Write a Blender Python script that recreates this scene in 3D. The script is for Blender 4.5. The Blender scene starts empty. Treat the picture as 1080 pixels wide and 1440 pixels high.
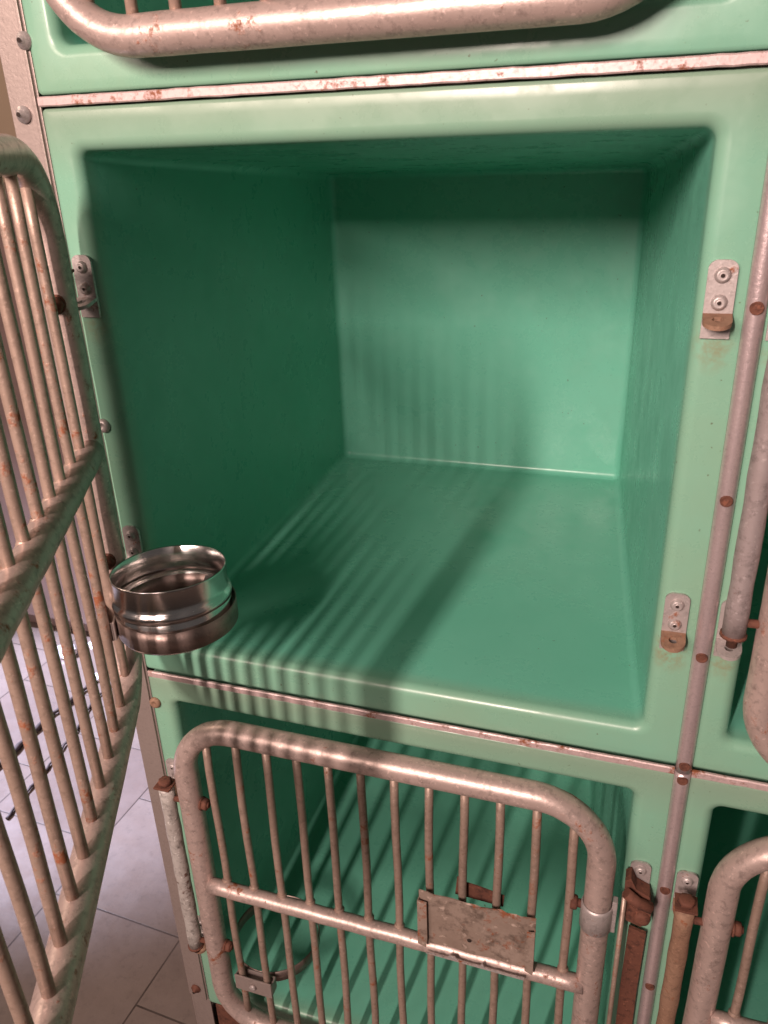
import bpy, math, random
from mathutils import Vector, Matrix
random.seed(7)
PI = math.pi
S = bpy.context.scene
COL = S.collection

# ------------------------------------------------------------------ camera
cam = bpy.data.cameras.new('camera'); co = bpy.data.objects.new('camera', cam); COL.objects.link(co)
yaw, pit, rol = -0.3299, -0.4289, -0.0363
fw = Vector((math.sin(yaw)*math.cos(pit), math.cos(yaw)*math.cos(pit), math.sin(pit)))
r0 = Vector((math.cos(yaw), -math.sin(yaw), 0)); u0 = r0.cross(fw)
rr = math.cos(rol)*r0 + math.sin(rol)*u0
uu = -math.sin(rol)*r0 + math.cos(rol)*u0
M = Matrix((rr, uu, -fw)).transposed().to_4x4(); M.translation = Vector((0.5899, -0.7292, 0.6217))
co.matrix_world = M
cam.sensor_fit = 'VERTICAL'; cam.sensor_height = 36; cam.lens = 36*1129.64/1440
cam.clip_start = 0.02; cam.clip_end = 100
cam.dof.use_dof = True; cam.dof.focus_distance = 1.12; cam.dof.aperture_fstop = 18
S.camera = co

# ------------------------------------------------------------------ world, lamps, exposure
w = bpy.data.worlds.new('World'); S.world = w; w.use_nodes = True
bg = w.node_tree.nodes['Background']; bg.inputs[0].default_value = (1.0, 0.90, 0.86, 1); bg.inputs[1].default_value = 0.085
def area(name, loc, target, sx, sy, power, col):
    l = bpy.data.lights.new(name, 'AREA'); l.shape = 'RECTANGLE'; l.size = sx; l.size_y = sy
    l.energy = power; l.color = col
    o = bpy.data.objects.new(name, l); COL.objects.link(o); o.location = loc
    o.rotation_euler = (Vector(target)-Vector(loc)).to_track_quat('-Z', 'Y').to_euler(); return o
area('room_lamp', (0.06, -2.5, 1.42), (0.22, 0, 0.40), 0.075, 0.66, 15.5, (1.0, 0.78, 0.70)).data.spread = math.radians(75)
area('room_fill', (-0.95, -2.5, 1.56), (0.3, 0, 0.4), 1.5, 0.80, 16, (1.0, 0.76, 0.66)).data.spread = math.radians(90)
area('back_wall_fill', (-2.4, 0.3, 2.2), (-1.0, 2.5, 0.7), .6, .6, 26, (1.0, .78, .60))  # unseen fill added to brighten the back wall
sl = bpy.data.lights.new('daylight_beam', 'SPOT'); sl.energy = 2100; sl.color = (.70, .74, 1.0); sl.spot_size = math.radians(24); sl.spot_blend = .65; sl.shadow_soft_size = .10
so = bpy.data.objects.new('daylight_beam', sl); COL.objects.link(so); so.location = (-2.7, 0.35, 1.6)
so.rotation_euler = (Vector((-.85, .58, -.755))-so.location).to_track_quat('-Z', 'Y').to_euler()
S.view_settings.view_transform = 'Standard'; S.view_settings.look = 'None'
S.view_settings.exposure = 0; S.view_settings.gamma = 1; S.view_settings.use_curve_mapping = False

# ------------------------------------------------------------------ mesh helpers
class MB:
    def __init__(s): s.v = []; s.f = []; s.flat = []
    def add(s, v, f, flat=False):
        n = len(s.v); s.v += [tuple(p) for p in v]
        for q in f: s.f.append(tuple(i+n for i in q)); s.flat.append(flat)
        return s
    def box(s, a, b, bev=0.0):
        x0, y0, z0 = a; x1, y1, z1 = b
        if bev <= 0:
            v = [(x, y, z) for x in (x0, x1) for y in (y0, y1) for z in (z0, z1)]
            return s.add(v, [(0,1,3,2),(4,6,7,5),(0,4,5,1),(2,3,7,6),(0,2,6,4),(1,5,7,3)], True)
        import bmesh
        bm = bmesh.new(); bmesh.ops.create_cube(bm, size=1)
        for p in bm.verts:
            p.co = Vector(((x0+x1)/2+p.co.x*(x1-x0), (y0+y1)/2+p.co.y*(y1-y0), (z0+z1)/2+p.co.z*(z1-z0)))
        bmesh.ops.bevel(bm, geom=bm.edges[:], offset=bev, segments=2, affect='EDGES', profile=0.6)
        bm.verts.index_update(); v = [p.co[:] for p in bm.verts]; f = [[q.index for q in F.verts] for F in bm.faces]; bm.free()
        return s.add(v, f, True)
    def tube(s, path, r, seg=16, closed=False, cap=True, rf=None, squash=None):
        P = [Vector(p) for p in path]; n = len(P); v = []; f = []
        N = None
        for i, p in enumerate(P):
            if closed: t = (P[(i+1) % n]-P[i-1]).normalized()
            else: t = (P[min(i+1, n-1)]-P[max(i-1, 0)]).normalized()
            if N is None:
                N = t.orthogonal().normalized()
                if abs(t.y) < 0.5: N = (Vector((0, 1, 0)) - t*t.y).normalized()
            else: N = (N-t*N.dot(t)).normalized()
            B = t.cross(N); ri = r*(rf(i) if rf else 1); sq = squash(i) if squash else 1
            for k in range(seg):
                a = 2*PI*k/seg; v.append(p+N*math.cos(a)*ri+B*math.sin(a)*ri*sq)
        m = n if closed else n-1
        for i in range(m):
            for k in range(seg):
                a = i*seg+k; b = i*seg+(k+1) % seg; c = ((i+1) % n)*seg+(k+1) % seg; d = ((i+1) % n)*seg+k
                f.append((a, b, c, d))
        if cap and not closed:
            f.append(tuple(range(seg-1, -1, -1))); f.append(tuple((n-1)*seg+k for k in range(seg)))
        return s.add(v, f)
    def lathe(s, prof, c=(0,0,0), axis='Z', seg=32):
        v = []; f = []; n = len(prof)
        for (r, h) in prof:
            for k in range(seg):
                a = 2*PI*k/seg; x, y = r*math.cos(a), r*math.sin(a)
                p = {'Z': (x, y, h), 'Y': (x, h, y), 'X': (h, x, y)}[axis]
                v.append((p[0]+c[0], p[1]+c[1], p[2]+c[2]))
        for i in range(n-1):
            for k in range(seg):
                q = (i*seg+k, i*seg+(k+1) % seg, (i+1)*seg+(k+1) % seg, (i+1)*seg+k)
                f.append(q if axis == 'Z' or axis == 'X' else q[::-1])
        return s.add(v, f)
    def prism(s, outline, fn, d0, d1):      # outline in 2D, fn(u,v,d)->xyz
        n = len(outline); v = [fn(a, b, d0) for a, b in outline]+[fn(a, b, d1) for a, b in outline]
        f = [tuple(range(n)), tuple(range(2*n-1, n-1, -1))]+[(i, i+n, (i+1) % n+n, (i+1) % n) for i in range(n)]
        return s.add(v, f, True)
    def build(s, name, m, parent=None, loc=(0,0,0), label=None, smooth=True, recalc=True):
        me = bpy.data.meshes.new(name); me.from_pydata(s.v, [], s.f)
        if recalc:
            import bmesh
            bm = bmesh.new(); bm.from_mesh(me); bmesh.ops.recalc_face_normals(bm, faces=bm.faces); bm.to_mesh(me); bm.free()
        for i, p in enumerate(me.polygons): p.use_smooth = smooth and not s.flat[i] and len(p.vertices) == 4
        me.materials.append(m); o = bpy.data.objects.new(name, me); COL.objects.link(o)
        if parent: o.parent = parent
        o.location = loc
        if label: o['label'] = label
        return o
def empty(name, loc, label, cat, group=None, rz=0):
    o = bpy.data.objects.new(name, None); COL.objects.link(o); o.location = loc; o.rotation_euler = (0, 0, rz)
    o.empty_display_size = .05
    return tag(o, label, cat, group)
def tag(o, label, cat, group=None):
    o['label'] = label; o['category'] = cat
    if group: o['group'] = group
    return o
def dup(o, parent, loc=None, deep=True):
    c = o.copy(); COL.objects.link(c)
    c.parent = parent
    if loc is not None: c.location = loc
    if deep:
        for ch in list(o.children): dup(ch, c)
    return c

# ------------------------------------------------------------------ materials
def nodes(name):
    m = bpy.data.materials.new(name); m.use_nodes = True; nt = m.node_tree
    b = nt.nodes['Principled BSDF']
    def N(t, **k):
        n = nt.nodes.new(t)
        for a, v in k.items():
            if a in n.inputs.keys(): n.inputs[a].default_value = v
            else: setattr(n, a, v)
        return n
    L = nt.links.new
    tc = N('ShaderNodeTexCoord'); oi = N('ShaderNodeObjectInfo')
    sc = N('ShaderNodeVectorMath', operation='SCALE'); sc.inputs[0].default_value = (17.3, 9.1, 5.7); L(oi.outputs['Random'], sc.inputs['Scale'])
    ad = N('ShaderNodeVectorMath', operation='ADD'); L(tc.outputs['Object'], ad.inputs[0]); L(sc.outputs[0], ad.inputs[1])
    return m, nt, b, N, L, ad.outputs[0], tc
def ramp(N, L, src, stops):
    r = N('ShaderNodeValToRGB'); L(src, r.inputs[0]); e = r.color_ramp.elements
    while len(e) < len(stops): e.new(0.5)
    for i, (p, c) in enumerate(stops):
        e[i].position = p; e[i].color = (c, c, c, 1) if isinstance(c, (int, float)) else (*c, 1)
    return r.outputs[0]
def noise(N, L, vec, scale, detail=4, rough=.6, stretch=None):
    n = N('ShaderNodeTexNoise', Scale=scale, Detail=detail, Roughness=rough)
    if stretch:
        mp = N('ShaderNodeMapping'); mp.inputs['Scale'].default_value = stretch; L(vec, mp.inputs[0]); vec = mp.outputs[0]
    L(vec, n.inputs['Vector']); return n.outputs['Fac']
def mix(N, L, fac, a, b):
    m = N('ShaderNodeMix', data_type='RGBA')
    if isinstance(fac, (int, float)): m.inputs[0].default_value = fac
    else: L(fac, m.inputs[0])
    for i, c in ((6, a), (7, b)):
        if isinstance(c, tuple): m.inputs[i].default_value = (*c, 1)
        else: L(c, m.inputs[i])
    return m.outputs[2]
def bump(N, L, b, h, strength, dist):
    n = N('ShaderNodeBump', Strength=strength, Distance=dist); L(h, n.inputs['Height'])
    L(n.outputs[0], b.inputs['Normal']); return n

def green_mat():
    m, nt, b, N, L, v, tc = nodes('green_gelcoat')
    base = mix(N, L, ramp(N, L, noise(N, L, v, 5, 5), [(.35, 0.0), (.7, 1.0)]), (.142, .460, .335), (.165, .485, .360))
    # scuffs: thin pale scratches; dirt flecks
    sp = ramp(N, L, noise(N, L, v, 190, 2, .5), [(.74, 0.0), (.79, 1.0)])
    base = mix(N, L, sp, base, (.10, .16, .10))
    grime = ramp(N, L, noise(N, L, v, 3.2, 7, .72), [(.52, 0.0), (.75, .45)])
    base = mix(N, L, grime, base, (.17, .39, .29))
    # fine scratches from claws and cleaning, running mostly in and out of the cage
    for st, k in (((55, 4, 55), .30), ((5, 60, 30), .22)):
        ln = ramp(N, L, noise(N, L, v, 6, 3, .6, st), [(.66, 0.0), (.72, k)])
        msk = N('ShaderNodeMath', operation='MULTIPLY'); L(ln, msk.inputs[0]); L(ramp(N, L, noise(N, L, v, 5, 3), [(.48, 0.0), (.62, 1.0)]), msk.inputs[1])
        base = mix(N, L, msk.outputs[0], base, (.30, .52, .42))
    # warm light on the front flange put into its colour; inside stays greener
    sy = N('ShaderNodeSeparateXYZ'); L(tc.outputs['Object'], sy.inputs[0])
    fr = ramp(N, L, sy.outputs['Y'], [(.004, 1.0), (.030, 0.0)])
    warm_face = mix(N, L, ramp(N, L, noise(N, L, v, 2.6, 6, .7), [(.35, 0.0), (.7, 1.0)]), (.200, .435, .315), (.230, .405, .285))
    warm_face = mix(N, L, ramp(N, L, sy.outputs['Z'], [(.600, 0.0), (.660, 1.0)]), warm_face, (.225, .335, .245))  # warm light along the top flange, put into its colour as well
    warm_face = mix(N, L, sp, warm_face, (.12, .16, .10))
    base = mix(N, L, fr, base, warm_face)
    # rust bleeding from the bracket fixings
    for bx, bz, k in ((.640, .150, .75), (.640, .462, .55), (.0185, .150, .6), (.0185, .462, .4)):
        mp = N('ShaderNodeMapping'); mp.vector_type = 'POINT'; mp.inputs['Location'].default_value = (-bx/.021, 0, -(bz-.002)/.030); mp.inputs['Scale'].default_value = (1/.021, 1/.02, 1/.030)
        L(tc.outputs['Object'], mp.inputs[0]); ln = N('ShaderNodeVectorMath', operation='LENGTH'); L(mp.outputs[0], ln.inputs[0])
        ms = N('ShaderNodeMath', operation='MULTIPLY'); L(ramp(N, L, ln.outputs['Value'], [(.35, k), (1.0, 0.0)]), ms.inputs[0]); L(ramp(N, L, noise(N, L, v, 120, 5, .7), [(.38, 0.0), (.66, 1.0)]), ms.inputs[1])
        base = mix(N, L, ms.outputs[0], base, (.26, .17, .08))
    sc = ramp(N, L, noise(N, L, v, 30, 3, .5, (1, 1, 14)), [(.78, 0.0), (.82, .3)])
    base = mix(N, L, sc, base, (.36, .50, .40))
    L(base, b.inputs['Base Color'])
    L(ramp(N, L, noise(N, L, v, 14, 6, .7), [(.3, .22), (.5, .30), (.7, .50)]), b.inputs['Roughness'])
    b.inputs['Specular IOR Level'].default_value = .5
    h = noise(N, L, v, 9, 3); bp = bump(N, L, b, h, .18, .004)
    h2 = noise(N, L, v, 260, 3); b2 = N('ShaderNodeBump', Strength=.04, Distance=.0003); L(h2, b2.inputs['Height']); L(bp.outputs[0], b2.inputs['Normal']); L(b2.outputs[0], b.inputs['Normal'])
    return m
def metal_mat(name, c1, c2, rust=.35, metallic=.55, rough=.42, rustc=(.16, .052, .022), speck=.5, fine=120, bmp=.35):
    m, nt, b, N, L, v, tc = nodes(name)
    base = mix(N, L, noise(N, L, v, 18, 6, .7), c1, c2)
    f = noise(N, L, v, fine, 4, .7)
    base = mix(N, L, ramp(N, L, f, [(.5, 0.0), (.72, speck)]), base, tuple(x*.45 for x in c2))
    base = mix(N, L, ramp(N, L, noise(N, L, v, fine*1.7, 3, .6), [(.60, 0.0), (.70, speck*.8)]), base, tuple(min(1, x*1.35) for x in c1))
    r = N('ShaderNodeMath', operation='MULTIPLY'); L(noise(N, L, v, 11, 7, .75), r.inputs[0]); L(noise(N, L, v, 55, 5, .7), r.inputs[1])
    t = .47-.30*rust
    rm = ramp(N, L, r.outputs[0], [(t, 0.0), (t+.07, 1.0)])
    rcol = mix(N, L, noise(N, L, v, 70, 4), rustc, tuple(x*2.1 for x in rustc))
    base = mix(N, L, rm, base, rcol)
    L(base, b.inputs['Base Color'])
    mt = N('ShaderNodeMath', operation='MULTIPLY_ADD'); L(rm, mt.inputs[0]); mt.inputs[1].default_value = -metallic; mt.inputs[2].default_value = metallic
    L(mt.outputs[0], b.inputs['Metallic'])
    ro = N('ShaderNodeMath', operation='MULTIPLY_ADD'); L(f, ro.inputs[0]); ro.inputs[1].default_value = .3; ro.inputs[2].default_value = rough-.12
    ro2 = N('ShaderNodeMath', operation='MULTIPLY_ADD', use_clamp=True); L(rm, ro2.inputs[0]); ro2.inputs[1].default_value = .35; L(ro.outputs[0], ro2.inputs[2])
    L(ro2.outputs[0], b.inputs['Roughness'])
    hh = N('ShaderNodeMath', operation='ADD'); L(f, hh.inputs[0]); L(rm, hh.inputs[1])
    bump(N, L, b, hh.outputs[0], bmp, .0009)
    return m
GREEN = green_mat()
TUBE = metal_mat('weathered_tube', (0.66, 0.505, 0.46), (0.42, 0.32, 0.285), .48, .45, .38, speck=.65)
BAR = metal_mat('weathered_bar', (0.50, 0.37, 0.305), (0.29, 0.20, 0.155), .54, .40, .42, speck=.55)
TRIM = metal_mat('scuffed_trim', (0.66, 0.50, 0.49), (0.50, 0.37, 0.36), .62, .30, .42, fine=220, bmp=.15)
HALF = metal_mat('aluminium_trim', (0.74, 0.60, 0.60), (0.52, 0.41, 0.42), .28, .62, .30, fine=260, speck=.35)
PLATE = metal_mat('galvanised_plate', (0.58, 0.52, 0.51), (0.42, 0.36, 0.345), .55, .45, .42, fine=160, speck=.6)
RUSTP = metal_mat('rusted_plate', (0.50, 0.39, 0.33), (.20, .135, .10), .62, .30, .55, fine=42, speck=1.0)
RUST = metal_mat('heavy_rust', (.20, .075, .045), (.075, .026, .018), .35, .05, .8, rustc=(.05, .022, .016), fine=110, speck=.9)
RUSTO = metal_mat('orange_rust', (0.346, 0.220, 0.147), (.22, .11, .07), .55, .15, .7, fine=150, speck=.6)
PEEL = metal_mat('peeling_coat', (0.576, 0.550, 0.520), (0.346, 0.297, 0.271), .55, .15, .5, fine=110, speck=1.0, rustc=(.07, .03, .02))
STRAP = metal_mat('mauve_strap', (0.403, 0.341, 0.339), (0.288, 0.231, 0.226), .35, .30, .5, fine=110, speck=.7)
ANGLE = metal_mat('angle_metal', (0.403, 0.330, 0.305), (0.326, 0.259, 0.237), .18, .45, .42, fine=200, speck=.25)
RING = metal_mat('dull_ring_metal', (.30, .22, .20), (.20, .15, .13), .2, .7, .4, fine=180, speck=.4)
DARK = metal_mat('dark_recess', (.02, .012, .01), (.03, .015, .01), 0, 0, .8)
def steel():
    m, nt, b, N, L, v, tc = nodes('stainless_steel')
    b.inputs['Base Color'].default_value = (.68, .645, .63, 1); b.inputs['Metallic'].default_value = 1
    f = noise(N, L, v, 60, 4, .7, (1, 1, 30))
    L(ramp(N, L, f, [(.3, .15), (.7, .28)]), b.inputs['Roughness'])
    bump(N, L, b, noise(N, L, v, 40, 3, .5, (1, 1, 6)), .06, .001); return m
STEEL = steel()
def simple(name, c, rough, var=.15, scale=8, bmp=.1):
    m, nt, b, N, L, v, tc = nodes(name)
    L(mix(N, L, noise(N, L, v, scale, 6, .7), tuple(x*(1-var) for x in c), tuple(min(1, x*(1+var)) for x in c)), b.inputs['Base Color'])
    b.inputs['Roughness'].default_value = rough; bump(N, L, b, noise(N, L, v, scale*8, 4), bmp, .002); return m
def tiles():
    m, nt, b, N, L, v, tc = nodes('floor_tile')
    mp = N('ShaderNodeMapping'); mp.inputs['Rotation'].default_value = (0, 0, math.radians(3)); L(tc.outputs['Object'], mp.inputs[0])
    sx = N('ShaderNodeSeparateXYZ'); L(mp.outputs[0], sx.inputs[0]); cx = N('ShaderNodeCombineXYZ')
    ax = N('ShaderNodeMath', operation='ADD'); L(sx.outputs['Y'], ax.inputs[0]); ax.inputs[1].default_value = .14
    ay = N('ShaderNodeMath', operation='ADD'); L(sx.outputs['X'], ay.inputs[0]); ay.inputs[1].default_value = .163
    L(ax.outputs[0], cx.inputs['X']); L(ay.outputs[0], cx.inputs['Y'])
    br = N('ShaderNodeTexBrick', Scale=1.0); br.offset = .5; br.inputs['Brick Width'].default_value = .28; br.inputs['Row Height'].default_value = .305
    br.inputs['Mortar Size'].default_value = .0019; br.inputs['Mortar Smooth'].default_value = .2
    br.inputs['Color1'].default_value = (.205, .160, .142, 1); br.inputs['Color2'].default_value = (.175, .130, .115, 1); br.inputs['Mortar'].default_value = (.05, .035, .03, 1)
    L(cx.outputs[0], br.inputs['Vector'])
    d = ramp(N, L, noise(N, L, v, 4, 8, .75), [(.40, 0.0), (.70, .65)])
    c = mix(N, L, d, br.outputs['Color'], (.13, .10, .09))
    c = mix(N, L, ramp(N, L, noise(N, L, v, 70, 4, .7), [(.55, 0.0), (.75, .45)]), c, (.10, .08, .07))
    L(c, b.inputs['Base Color'])
    L(ramp(N, L, noise(N, L, v, 20, 6), [(.3, .28), (.7, .5)]), b.inputs['Roughness'])
    hh = N('ShaderNodeMath', operation='MULTIPLY_ADD'); L(br.outputs['Fac'], hh.inputs[0]); hh.inputs[1].default_value = -1.0; L(noise(N, L, v, 30, 5), hh.inputs[2])
    bump(N, L, b, hh.outputs[0], .3, .002); return m

# ------------------------------------------------------------------ setting: floor and room walls
FZ = -0.755
def struct(o): o['kind'] = 'structure'; return o
fl = MB().add([(-4, -4, FZ), (4, -4, FZ), (4, 3.2, FZ), (-4, 3.2, FZ)], [(0, 1, 2, 3)]).build('floor', tiles(), recalc=False); struct(fl)
wm = simple('room_wall_paint', (.62, .45, .34), .7, .08, 3)
wl = MB().box((-4, 2.5, FZ+.002), (4, 2.65, 2.6)).build('wall_back', wm, smooth=False); struct(wl)

# ------------------------------------------------------------------ fibreglass shell of one kennel unit
W, H = 0.6655, 0.670
def rrect(x0, x1, z0, z1, r, y, ns=10, nc=7):
    pts = []
    cs = [((x1-r, z0+r), -PI/2), ((x1-r, z1-r), 0), ((x0+r, z1-r), PI/2), ((x0+r, z0+r), PI)]
    for i, ((cx, cz), a0) in enumerate(cs):
        arc = [(cx+r*math.cos(a0+PI/2*k/nc), cz+r*math.sin(a0+PI/2*k/nc)) for k in range(nc+1)]
        nx = cs[(i+1) % 4]; q = (nx[0][0]+r*math.cos(nx[1]), nx[0][1]+r*math.sin(nx[1]))
        pts += arc
        e = arc[-1]
        pts += [(e[0]+(q[0]-e[0])*k/ns, e[1]+(q[1]-e[1])*k/ns) for k in range(1, ns)]
    return [(x, y, z) for x, z in pts]
def make_shell():
    mb = MB(); rings = []
    e = .0056; g = .0015
    rings.append(rrect(g, W-g, e, H-e, .004, .06))
    rings.append(rrect(g, W-g, e, H-e, .004, .004))
    rings.append(rrect(g+.001, W-g-.001, e+.001, H-e-.001, .004, .001))
    rings.append(rrect(g+.004, W-g-.004, e+.004, H-e-.004, .004, 0))
    rings.append(rrect(.014, W-.022, .018, H-.018, .012, .0002))
    X0, X1, Z0, Z1 = .034, .622, .047, .625          # interior at the front
    R = .012; rc = .010
    def xr(t): # taper of the interior towards the back (draft of the moulding)
        return X0+.012*t, X1-.060*t, Z0+.026*t, Z1-.045*t
    for k in range(0, 9):
        a = PI/2*k/8; off = R*(1-math.sin(a)); dep = R*(1-math.cos(a))
        rings.append(rrect(X0-off, X1+off, Z0-off, Z1+off, rc+off*.8, dep))
    D = .637
    for k in range(1, 9):
        t = k/9*(D-.012-R)/D+R/D
        a, b, c, d = xr(t); rings.append(rrect(a, b, c, d, rc+.004*t, D*t))
    a, b, c, d = xr(1); r2 = .012
    for k in range(0, 6):
        q = PI/2*k/6; i = r2*(1-math.cos(q))
        rings.append(rrect(a+i, b-i, c+i, d-i, max(.012-i*.9, .001), D-r2+r2*math.sin(q)))
    i = r2
    for s in (0.0, .3, .7):
        cx, cz = (a+b)/2, (c+d)/2; hx, hz = (b-a)/2-i, (d-c)/2-i
        rings.append(rrect(cx-hx*(1-s), cx+hx*(1-s), cz-hz*(1-s), cz+hz*(1-s), .001*(1-s)+.0003, D))
    n = len(rings[0]); v = []; f = []
    for r in rings: v += r
    for i in range(len(rings)-1):
        for k in range(n): f.append((i*n+k, i*n+(k+1) % n, (i+1)*n+(k+1) % n, (i+1)*n+k))
    f.append(tuple((len(rings)-1)*n+k for k in range(n)))
    mb.add(v, f)
    # outer carcass behind the face
    o0 = len(mb.v)
    mb.box((e+.002, .05, e+.002), (W-e-.002, .655, .010)); mb.box((e+.002, .05, H-.010), (W-e-.002, .655, H-e-.002))
    mb.box((e+.002, .05, .010), (.008, .655, H-.010)); mb.box((W-.008, .05, .010), (W-e-.002, .655, H-.010))
    mb.box((e+.002, .645, .01), (W-e-.002, .655, H-.01))
    return mb

# ------------------------------------------------------------------ hinge / latch bracket
def bracket_plate(mat, parent, loc, rivm, label=None, tabm=None):
    w2, h, r = .0115, .066, .009
    out = [(-w2, 0), (w2, 0), (w2, h-r)]
    out += [(w2-r+r*math.cos(a*PI/12), h-r+r*math.sin(a*PI/12)*.8) for a in range(1, 6)]
    out += [(-w2+r-r*math.sin(a*PI/12), h-r+r*math.cos(a*PI/12)*.8) for a in range(1, 6)]
    out += [(-w2, h-r)]
    mb = MB().prism(out, lambda a, b, d: (a, d, b), -.0032, -.0004)
    p = mb.build('bracket', mat, parent, loc, label, smooth=False)
    for z in (.052, .030):
        rv = MB().lathe([(.0, -.0068), (.0018, -.0068), (.0020, -.0058), (.0034, -.0078), (.0052, -.0066), (.0066, -.0040), (.0066, -.0030)], (0, 0, z), 'Y', 20)
        rv.build('rivet', rivm, p)
        MB().lathe([(.0, -.0072), (.0017, -.0071)], (0, 0, z), 'Y', 12).build('rivet_hole', DARK, p)
    # projecting tab: horizontal tongue with a rounded end and a pin hole, rising slightly
    N_ = 16; tab = MB(); L_ = .026
    out = [(-w2, -.0030), (w2, -.0030)]+[(w2*math.cos(PI*k/N_), L_-.0115+.0115*math.sin(PI*k/N_)) for k in range(0, N_+1)]
    holec = (0, L_-.0125); hr = .0045; v = []; f = []
    m_ = len(out)
    ang = [math.atan2(q[1]-holec[1], q[0]-holec[0]) for q in out]
    for zz in (.0, .0035):
        v += [(q[0], -abs(q[1]), zz-.28*abs(q[1])) for q in out]
        v += [(holec[0]+hr*math.cos(t), -(holec[1]+hr*math.sin(t)), zz-.28*(holec[1]+hr*math.sin(t))) for t in ang]
    for k in range(m_):
        j = (k+1) % m_
        f += [(k, j, m_+j, m_+k), (2*m_+k, 3*m_+k, 3*m_+j, 2*m_+j), (k, 2*m_+k, 2*m_+j, j), (m_+k, m_+j, 3*m_+j, 3*m_+k)]
    tab.add([(a, b, c+.0185) for a, b, c in v], f, True)
    tab.build('tab', tabm or mat, p, smooth=False)
    return p

# ------------------------------------------------------------------ barred door (origin on its hinge pin)
PX, PY = .026, -.035
def hexhead(mb, c, axis, r=.0085, h=.006, s=1):
    mb.lathe([(.0, h*s), (r*.8, h*s), (r, h*.8*s), (r, 0), (0, 0)], c, axis, 6)
def make_door(parent, lbl, ang=0, tubem=None, R=.016, bar_r=.0112, bar_y=-.007, bar_z=.345):
    ox, oy = PX, PY
    x0, x1, z0, z1 = .045-ox, .612-ox, .032, .640; yc = 0.003
    cx0, cx1, cz0, cz1 = x0+R, x1-R, z0+R, z1-R; rc = .078
    path = []; corner = []
    cs = [((cx1-rc, cz0+rc), -PI/2), ((cx1-rc, cz1-rc), 0), ((cx0+rc, cz1-rc), PI/2), ((cx0+rc, cz0+rc), PI)]
    for i, ((a, c), t0) in enumerate(cs):
        for k in range(15):
            t = t0+PI/2*k/14; path.append((a+rc*math.cos(t), yc, c+rc*math.sin(t))); corner.append(math.sin(PI*k/14))
        nx = cs[(i+1) % 4]; q = (nx[0][0]+rc*math.cos(nx[1]), nx[0][1]+rc*math.sin(nx[1])); e = path[-1]
        for k in range(1, 12):
            path.append((e[0]+(q[0]-e[0])*k/12, yc, e[2]+(q[1]-e[2])*k/12)); corner.append(0)
    rnd = random.Random(3); wob = [1+rnd.uniform(-.012, .012) for _ in path]
    d = MB().tube(path, R, 28, True, rf=lambda i: wob[i]*(1+.05*corner[i]), squash=lambda i: 1-.14*corner[i])
    door = d.build('door', tubem or TUBE, parent, (ox, oy, 0), lbl)
    door.rotation_euler = (0, 0, ang)
    zr = bar_z
    rl = MB().tube([(x0+.027+(x1-x0-.049)*k/24, yc+bar_y, zr+.0006*math.sin(k*2.1)) for k in range(25)], bar_r, 20)
    rl.build('crossbar', tubem or TUBE, door)
    b0 = None
    for k in range(12):
        x = .0975-ox+.0424*k
        top = z1-R-.002; bot = z0+R+.002
        if k == 0: dz = .012
        elif k == 11: dz = .012
        else: dz = 0
        pts = [(x+.0008*math.sin(j*1.3+k), yc+.0006*math.cos(j+k*2), bot+dz+(top-bot-2*dz)*j/10) for j in range(11)]
        bb = MB().tube(pts, .0053, 12)
        for zz in (top-dz-.002, bot+dz+.002, zr+.0105, zr-.0105):           # weld beads
            bb.lathe([(.0053, -.004), (.0068, -.002), (.0070, .001), (.0053, .004)], (x, yc, zz), 'Z', 12)
        bb.build('bar', BAR, door)
    return door
def hinge_rod(door, rodm, capm, short=False):
    # rod on the pin axis, with bolted lugs through the stile
    rod = MB().tube([(0, 0, .200+(.512-.200)*k/12) for k in range(13)], .0104, 16, rf=lambda i: 1+.05*math.sin(i*2.3))
    rod.build('hinge_rod', rodm, door)
    for zz, top in ((.492, True), (.212, False)):
        l = MB()
        l.tube([(.006, .001, zz), (.062, .003, zz)], .0042, 10)
        hexhead(l, (.053, .003, zz), 'X', .0085, .007); 
        l.lathe([(.0, .0), (.0095, 0), (.0095, .002), (0, .002)], (.0505, .003, zz), 'X', 16)
        l.build('hinge_bolt', RUST if capm is RUST else capm, door)
    c = MB(); c.box((-.012, -.012, .5135), (.012, .012, .5165), .001); hexhead(c, (0, 0, .5165), 'Z', .0095, .007)
    c.build('pin_cap', capm, door)
    c = MB().lathe([(0, .186), (.005, .186), (.005, .197), (.012, .1972), (.012, .2000), (.0, .2001)], (0, 0, 0), 'Z', 16)
    c.build('pin_foot', capm, door)
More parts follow.
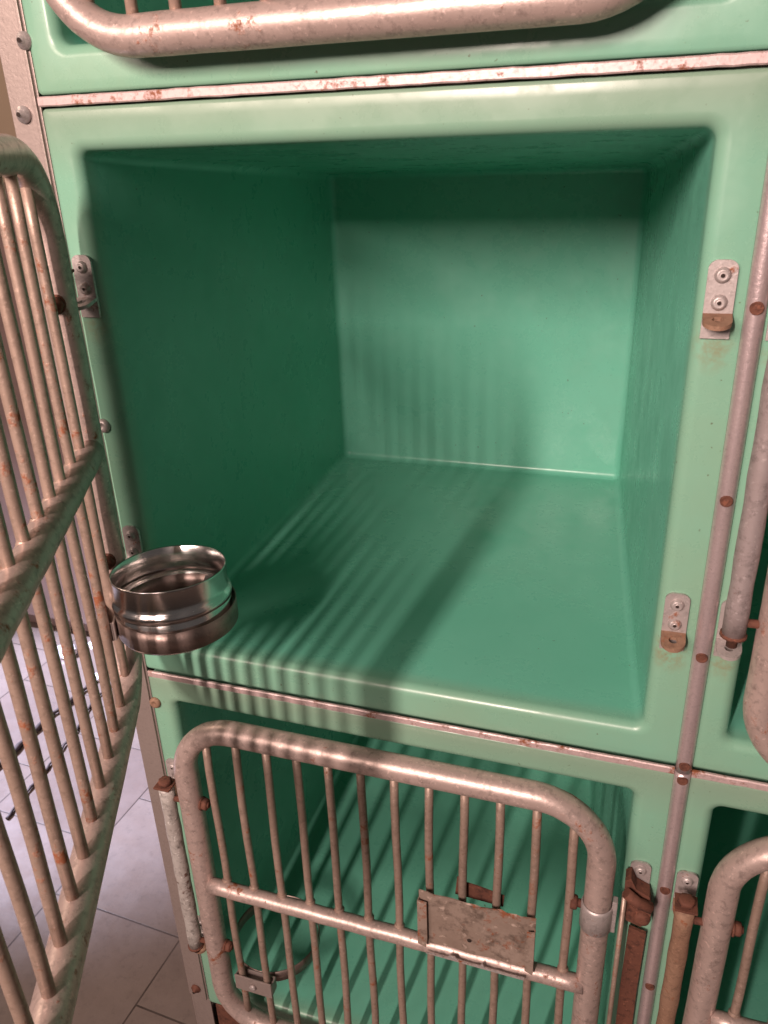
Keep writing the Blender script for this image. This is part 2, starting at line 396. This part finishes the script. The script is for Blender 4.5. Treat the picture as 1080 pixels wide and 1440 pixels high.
def collar_latch(parent):
    # collar round the free stile, thin pull rod and long rusted latch strap on the jamb
    c = MB(); cx = .612-.016
    c.lathe([(.0166, -.019), (.0185, -.018), (.0185, .014), (.0172, .019), (.0166, .019)], (cx, -.032, .464), 'Z', 28)
    c.box((cx+.0165, -.036, .443), (cx+.0225, -.026, .492), .001)
    col = c.build('stile_collar', PLATE, parent)
    n = MB(); n.tube([(cx-.034, -.032, .474), (cx-.012, -.032, .474)], .005, 10); hexhead(n, (cx-.030, -.032, .474), 'X', .009, .008); n.build('collar_bolt', RUST, parent)
    r = MB().tube([(.625, -.026, .500), (.6255, -.028, .30), (.626, -.028, .10), (.626, -.028, .05)], .0030, 10); r.build('pull_rod', BAR, parent)
    s = MB()
    out = [(-.010, .03), (.010, .03), (.0105, .2), (.0095, .33), (.0105, .425), (-.0095, .430), (-.0105, .33), (-.0095, .2)]
    s.prism(out, lambda a, b, d: (a+.6445, d, b), -.012, -.008)
    s.build('latch_strap', RUST, parent, label='long rusted latch strap')
    h = MB()
    h.prism([(-.013, .452), (.004, .447), (.013, .458), (.013, .476), (.009, .498), (-.006, .505), (-.013, .52), (-.019, .515), (-.018, .48)],
            lambda a, b, d: (a+.643, d, b), -.022, -.0045)
    h.tube([(.626, -.030, .505), (.640, -.030, .494), (.655, -.028, .488)], .0065, 10)
    h.lathe([(0, -.026), (.004, -.0275), (.0085, -.026), (.0100, -.0225), (.0100, -.020)], (.647, 0, .462), 'Y', 14)
    h.build('latch_hook', RUST, parent, label='rust eaten latch hook')

# ------------------------------------------------------------------ the bank of kennel units
shell_src = None
def unit(name, ox, oz, label, angle=0, doorlbl=None, rodm=PEEL, capm=RUST, door_src=None, rustb=False, R=.016, **kw):
    global shell_src
    u = empty(name, (ox, 0, oz), label, 'animal cage', 'moulded green cage units of the bank')
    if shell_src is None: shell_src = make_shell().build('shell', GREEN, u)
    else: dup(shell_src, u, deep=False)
    for bx in (.0185, .640):
        for bz in (.152, .464):
            right = bx > .3
            tabm = RUSTO if right or rustb else PLATE
            bracket_plate(PLATE, u, (bx, 0, bz), PLATE, tabm=RUST if (rustb and right) else tabm)
    if door_src is None:
        d = make_door(u, doorlbl, angle, R=R, **kw); hinge_rod(d, rodm, capm)
    else:
        d = dup(door_src, u); d.rotation_euler = (0, 0, angle); 
        if doorlbl: d['label'] = doorlbl
        elif 'label' in d: del d['label']
        for c in d.children:
            if c.name.startswith('hinge_rod'): c.data = c.data.copy(); c.data.materials[0] = rodm
    return u, d
U = {}
TH = 26.0
U['mid'], d0 = unit('cage_unit', 0, 0, 'green moulded cage with its barred door swung wide open and an empty interior', -math.radians(90-TH), 'barred door swung open towards the viewer', bar_r=.0148, bar_y=.0035, bar_z=.338)
d0.location.x -= .010
U['up'], _ = unit('cage_unit', 0, H, 'top green cage in the left column, only the bottom of its closed barred door showing', 0, 'closed barred door', R=.0168)
_.location.z -= .005
U['low'], _ = unit('cage_unit', 0, -H, 'lower green cage with closed barred door and a rusty card plate on it', 0, 'closed barred door with rust specks', rustb=True)
d1 = _
RX = .6725
U['rmid'], dr = unit('cage_unit', RX, 0, 'green cage at the right edge beside the open one, its pinkish hinge strap showing', 0, 'closed barred door', door_src=d1, rodm=STRAP)
dr.location.x -= .009
U['rup'], _ = unit('cage_unit', RX, H, 'green cage in the top right corner, above the horizontal trim strip', 0, 'closed barred door', door_src=d1)
U['rlow'], dl = unit('cage_unit', RX, -H, 'lower right green cage with dark interior and orange rusted hinge rod', 0, 'closed barred door', door_src=d1, rodm=RUSTO, rustb=True)
dl.location.x -= .009
collar_latch(U['low'])

# rusty card holder on the lower cage door (a part of it)
def card_holder(parent):
    mb = MB(); rnd = random.Random(5); nx, nz = 24, 10; v = []; f = []
    for side in (0, 1):
        for i in range(nx+1):
            for j in range(nz+1):
                x = .384+.145*i/nx; top = .447-.006*math.sin(i/nx*PI)*.2+(.002*rnd.uniform(-1, 1) if 8 < i < 22 else 0)
                if i < 3: top = .449
                z = .359+(top-.359)*j/nz
                y = -.0475+side*.0016-.0008*math.sin(i*.7)
                v.append((x, y, z))
    q = lambda s, i, j: s*(nx+1)*(nz+1)+i*(nz+1)+j
    for i in range(nx):
        for j in range(nz):
            f.append((q(0, i, j), q(0, i+1, j), q(0, i+1, j+1), q(0, i, j+1)))
            f.append((q(1, i, j), q(1, i, j+1), q(1, i+1, j+1), q(1, i+1, j)))
    for j in range(nz): f += [(q(0, 0, j), q(0, 0, j+1), q(1, 0, j+1), q(1, 0, j)), (q(0, nx, j), q(1, nx, j), q(1, nx, j+1), q(0, nx, j+1))]
    for i in range(nx): f += [(q(0, i, 0), q(1, i, 0), q(1, i+1, 0), q(0, i+1, 0)), (q(0, i, nz), q(0, i+1, nz), q(1, i+1, nz), q(1, i, nz))]
    mb.add(v, f, True)
    ch = mb.build('card_holder', RUSTP, parent, label='rusted metal card holder')
    l = MB(); l.prism([(.3835, .361), (.394, .357), (.396, .372), (.3955, .437), (.3835, .438)], lambda a, b, d: (a, d, b), -.0545, -.0525)
    l.box((.3835, -.0525, .362), (.3848, -.0480, .437)); l.build('folded_lip', RUSTP, ch, smooth=False)
    l = MB(); l.prism([(.5195, .3625), (.5295, .358), (.5295, .432), (.520, .430)], lambda a, b, d: (a, d, b), -.0545, -.0525)
    l.box((.5282, -.0525, .360), (.5295, -.0480, .431)); l.build('folded_lip', RUSTP, ch, smooth=False)
    l = MB(); nn = 36; rnd = random.Random(9)
    out = [(.395, .3555)]+[(.395+.125*k/nn, .3575+rnd.uniform(-.0012, .0012)+(.006 if k in (9, 10, 11, 21) else 0)) for k in range(nn+1)]+[(.520, .354)]
    l.prism(out[::-1], lambda a, b, d: (a, d, b-.004), -.0585, -.0570)
    l.build('lower_lip', PLATE, ch, smooth=False)
    b = MB(); b.prism([(.425, .43), (.486, .428), (.487, .447), (.474, .449), (.455, .4525), (.437, .4545), (.4365, .460), (.4275, .4605)], lambda a, b_, d: (a, d, b_), -.0250, -.0235)
    b.build('back_clip', RUST, ch, smooth=False)
    MB().lathe([(0, -.0494), (.0026, -.0494), (.0030, -.0487)], (.449, 0, .383), 'Y', 12).build('rivet_hole', DARK, ch)
card_holder([c for c in U['low'].children if c.name.startswith('door')][0])
ch = [o for o in bpy.data.objects if o.name == 'card_holder'][0]
# the holder hangs on the cage unit one level up so its lips stay sub-parts
ch.parent = U['low']

# ------------------------------------------------------------------ trims
def strip(x0, x1, z, label, m=TRIM):
    mb = MB(); n = 60; rnd = random.Random(int(x0*100+z*10+5)); pr = []
    h = .0044
    prof = [(-h, -.0004), (-h, -.0030), (-h+.0012, -.0040), (h-.0012, -.0040), (h, -.0030), (h, -.0004)]
    v = []; f = []; k = len(prof)
    for i in range(n+1):
        x = x0+(x1-x0)*i/n; dz = rnd.uniform(-.0003, .0003)
        for (a, b) in prof: v.append((x, b, z+a*(1+rnd.uniform(-.03, .03))+dz))
    for i in range(n):
        for j in range(k): f.append((i*k+j, i*k+(j+1) % k, (i+1)*k+(j+1) % k, (i+1)*k+j))
    f += [tuple(range(k)), tuple(n*k+j for j in range(k-1, -1, -1))]
    mb.add(v, f, True)
    o = mb.build('trim_strip', m, smooth=False); tag(o, label, 'trim strip', 'flat metal strips between the cages')
strip(.003, .6605, H, 'pink scuffed flat metal strip along the top of the open cage')
strip(.006, .6600, 0, 'rust speckled flat metal strip between the open cage and the one below')
strip(.6775, 1.33, 0, 'flat metal strip right of the vertical half round trim, below the right cage')
strip(.6775, 1.33, H, 'flat metal strip beyond the vertical trim at the top right corner')
def halfround(z0, z1, screws, label):
    r = .0085; X = .6688
    e = empty('half_round_trim', (X, 0, z0), label, 'trim', 'vertical half round trims')
    mb = MB(); n = 40; k = 12; v = []; f = []
    for i in range(n+1):
        z = (z1-z0)*i/n
        for j in range(k+1):
            a = PI*j/k; v.append((-r*math.cos(a), -.0006-.0085*math.sin(a), z))
    for i in range(n):
        for j in range(k): f.append((i*(k+1)+j, i*(k+1)+j+1, (i+1)*(k+1)+j+1, (i+1)*(k+1)+j))
        f.append((i*(k+1)+k, i*(k+1), (i+1)*(k+1), (i+1)*(k+1)+k))
    f += [tuple(range(k, -1, -1)), tuple(n*(k+1)+j for j in range(k+1))]
    mb.add(v, f); mb.build('profile', HALF, e)
    for s in screws:
        o = MB().lathe([(0, -.0097), (.0012, -.0098), (.0022, -.0094), (.0040, -.0095), (.0050, -.0101), (.0056, -.0094), (.0056, -.0060)], (0, 0, s-z0), 'Y', 18).build('screw', RUST, e)
halfround(.0035, .6655, [.0128, .151, .320, .491, .657], 'shiny vertical half round trim right of the open cage, with rusty screws')
halfround(-.668, .0015, [-.0066, -.171, -.338, -.505, -.655], 'lower vertical half round trim between the two bottom cages, rusty screws')
halfround(.6745, 1.33, [.683, .82, .99, 1.16, 1.32], 'upper vertical half round trim above the strip at the top right corner')

# corner angle along the left side
def corner():
    e = empty('corner_angle', (-.0155, 0, -.66), 'long metal corner angle running down the left edge of the cages', 'angle profile')
    mb = MB()
    mb.box((-.0195, .0015, 0), (.0165, .0045, 2.1), .0006)
    mb.box((-.0195, .0046, -.09), (-.0165, .66, 2.1), .0006)
    mb.box((-.0165, .0046, -.09), (.0165, .0075, .3), .0006)
    mb.build('profile', ANGLE, e, smooth=False)
    mb = MB(); mb.box((.0105, -.0015, .0), (.0140, .0014, 2.1), .0006); mb.build('edge_lip', ANGLE, e, smooth=False)
    for z, m in ((.722, 0), (.660, 1), (-.640, 1)):
        b = MB().lathe([(0, -.0075), (.0020, -.0078), (.0024, -.0060), (.0040, -.0052), (.0045, -.0025), (.0080, -.0015), (.0080, .0014)], (-.004 if m else .0135, 0, z+.66), 'Y', 20)
        b.build('washer_bolt', PLATE if z > 0 else RUST, e)
        MB().lathe([(0, -.0081), (.0023, -.0080)], (-.004 if m else .0135, 0, z+.66), 'Y', 12).build('bolt_recess', DARK, e)
corner()
for z, m, l in ((.341, PLATE, 'round flanged screw in the left jamb of the open cage'), (-.048, RUSTO, 'rusty screw washer at the top left of the lower cage'), (.722, PLATE, None)):
    if l is None: continue
    o = MB().lathe([(0, -.0035), (.0022, -.0033), (.0028, -.0050), (.0055, -.0052), (.0078, -.0030), (.0082, -.0004)], (0.0070, 0, z), 'Y', 22).build('washer_screw', m)
    tag(o, l, 'screw', 'screws down the left jamb')

# foot under the bank, a part of the lower cage
b = MB(); b.box((.01, .004, FZ+.001), (.06, .05, -.672), .002); b.build('foot', RUST, U['low'], (0, 0, H), smooth=False)
b = MB(); b.box((.06, .052, -.705), (.64, .058, -.672), .001); b.build('base_rail', RUST, U['low'], (0, 0, H), smooth=False)

# ------------------------------------------------------------------ bowl and the ring holders
def holder(pos, rot, label, tilt=0.0, R_=.0665, yoff=.078, hh=.0105):
    # origin: clamp on the bars; ring extends in +y (towards the cage inside when closed)
    e = empty('bowl_holder', pos, label, 'bowl holder', 'wire door bowl holders', rot)
    c = (0, yoff, 0)
    ring = MB(); n = 56; v = []; f = []
    for i in range(n):
        a = 2*PI*i/n
        for (dr, dz) in ((0, -hh), (.0012, -hh), (.0012, hh), (0, hh)):
            yy = (R_+dr)*math.sin(a)
            v.append((c[0]+(R_+dr)*math.cos(a), c[1]+yy, dz+tilt*(yy+R_)))
    for i in range(n):
        for j in range(4): f.append((i*4+j, i*4+(j+1) % 4, ((i+1) % n)*4+(j+1) % 4, ((i+1) % n)*4+j))
    ring.add(v, f); ring.build('ring', RING, e)
    k = MB()
    k.box((-.030, -.0085, -.015), (.030, -.0060, .015), .0008)
    k.box((-.030, .0070, -.011), (.030, .0095, .011), .0008)
    k.box((-.0305, -.0060, -.011), (-.0285, .0070, .011), .0005); k.box((.0285, -.0060, -.011), (.0305, .0070, .011), .0005)
    k.build('clamp', ANGLE, e, smooth=False)
    s = MB(); hexhead(s, (0, -.0085, 0), 'Y', .0055, .004, -1); s.build('clamp_screw', PLATE, e)
    return e
holder((.119, -.032, -H+.148), 0, 'empty steel bowl ring clamped inside the lower cage door', .03)
t = math.radians(TH)
def onDoor(u, v, z): return (PX-.010+u*math.sin(t)+v*math.cos(t), PY-u*math.cos(t)+v*math.sin(t), z)
BU = .082
holder(onDoor(BU, .003, .1570), -math.radians(90-TH), 'steel ring clamped to the open barred door, carrying the steel bowl', R_=.0645, yoff=.072, hh=.0120)
bc = onDoor(BU-.004, .0720, 0)
prof = [(.0, .0), (.038, .0), (.052, .0012), (.0590, .0050), (.0628, .0115), (.0636, .020), (.0636, .0415), (.0628, .0425), (.0644, .0445), (.0650, .048), (.0646, .0505),
        (.0626, .0530), (.0616, .0550), (.0617, .060), (.0619, .078), (.0625, .0796), (.0619, .0806), (.0609, .0796), (.0605, .062), (.0604, .0555),
        (.0612, .0530), (.0632, .0505), (.0636, .048), (.0635, .0448), (.0620, .0425), (.0622, .020), (.0614, .0125), (.0580, .0068), (.051, .0030), (.038, .0020), (.0, .002)]
bw = MB().lathe(prof, (0, 0, 0), 'Z', 96).build('steel_bowl', STEEL)
tag(bw, 'shiny round stainless steel bowl hanging on the open door', 'bowl')
bw.rotation_euler = (-.055, -.04, 0)
bw.location = Vector((bc[0], bc[1], .1625))-bw.rotation_euler.to_matrix() @ Vector((0, 0, .0335))

# ------------------------------------------------------------------ things behind, seen through the bars
brown = simple('brown_laminate', (.20, .135, .12), .45, .3, 12)
b = MB(); b.box((-2.6, 1.02, FZ+.001), (-.35, 1.6, .55), .004); b.box((-2.58, .98, FZ+.06), (-.37, 1.02, .50), .003)
o = b.build('base_cabinet', brown, smooth=False); tag(o, 'dark brown low cabinet standing beyond the open barred door', 'cabinet')

# dark cords and scraps of foil on the floor
cord = simple('dark_cord', (.05, .035, .035), .6, .3, 40)
def floor_cord(pts, rad, label):
    P = []
    for i in range(len(pts)-1):
        for k in range(8):
            q = k/8; P.append((pts[i][0]*(1-q)+pts[i+1][0]*q+random.uniform(-.003, .003), pts[i][1]*(1-q)+pts[i+1][1]*q+random.uniform(-.003, .003), FZ+rad+.001+random.uniform(0, .002)))
    o = MB().tube(P, rad, 8, rf=lambda i: 1+.25*math.sin(i*1.9)).build('cord', cord); tag(o, label, 'cord', 'dark cords lying on the tiled floor')
floor_cord([(-.86, .34), (-.84, .45), (-.85, .62), (-.835, .70), (-.83, .80), (-.80, .98)], .006, 'thicker dark twisted cord on the tiles beyond the open door')
floor_cord([(-.70, .30), (-.715, .41), (-.735, .55), (-.745, .62), (-.78, .72), (-.76, .95)], .0032, 'thinner dark cord on the tiles, nearer the cages')
foil = simple('crumpled_foil', (.80, .78, .82), .25, .1, 60); foil.node_tree.nodes['Principled BSDF'].inputs['Metallic'].default_value = .5
import bmesh
SL = ['large crumpled foil scrap furthest left at the foot of the brown cabinet', 'foil scrap second from the left by the cabinet foot', 'foil scrap in the middle of the row touching the cabinet foot',
      'tiny foil scrap just right of the middle of the row', 'broad foil scrap lying forward on the tiles, right of the dark cords', 'foil scrap nearest the viewer beside the thinner dark cord',
      'tiny foil scrap next to the broad one on its right', 'foil scrap lying on the thicker dark cord', 'smallest foil scrap furthest right at the cabinet foot']
for i, (x, y, q) in enumerate([(-1.0, .90, .030), (-.93, .95, .026), (-.86, .96, .022), (-.80, .93, .016), (-.72, .90, .024), (-.74, .80, .018), (-.66, .90, .016), (-.82, .82, .018), (-.62, .95, .014)]):
    bm = bmesh.new(); bmesh.ops.create_icosphere(bm, subdivisions=2, radius=q)
    for p in bm.verts: p.co = Vector((p.co.x*random.uniform(.6, 1.5), p.co.y*random.uniform(.6, 1.3), max(-q*.5, p.co.z*random.uniform(.3, .9))))
    me = bpy.data.meshes.new('foil_scrap'); bm.to_mesh(me); bm.free(); me.materials.append(foil)
    o = bpy.data.objects.new('foil_scrap', me); COL.objects.link(o); o.location = (x, y, FZ+q*.5+.001); tag(o, SL[i], 'scrap', 'shiny scraps at the foot of the cabinet')
MB().lathe([(0, -.0006), (.0022, -.0006), (.0024, .0002)], (.688-RX, 0, H-.352), 'Y', 14).build('drill_hole', DARK, U['rlow'])
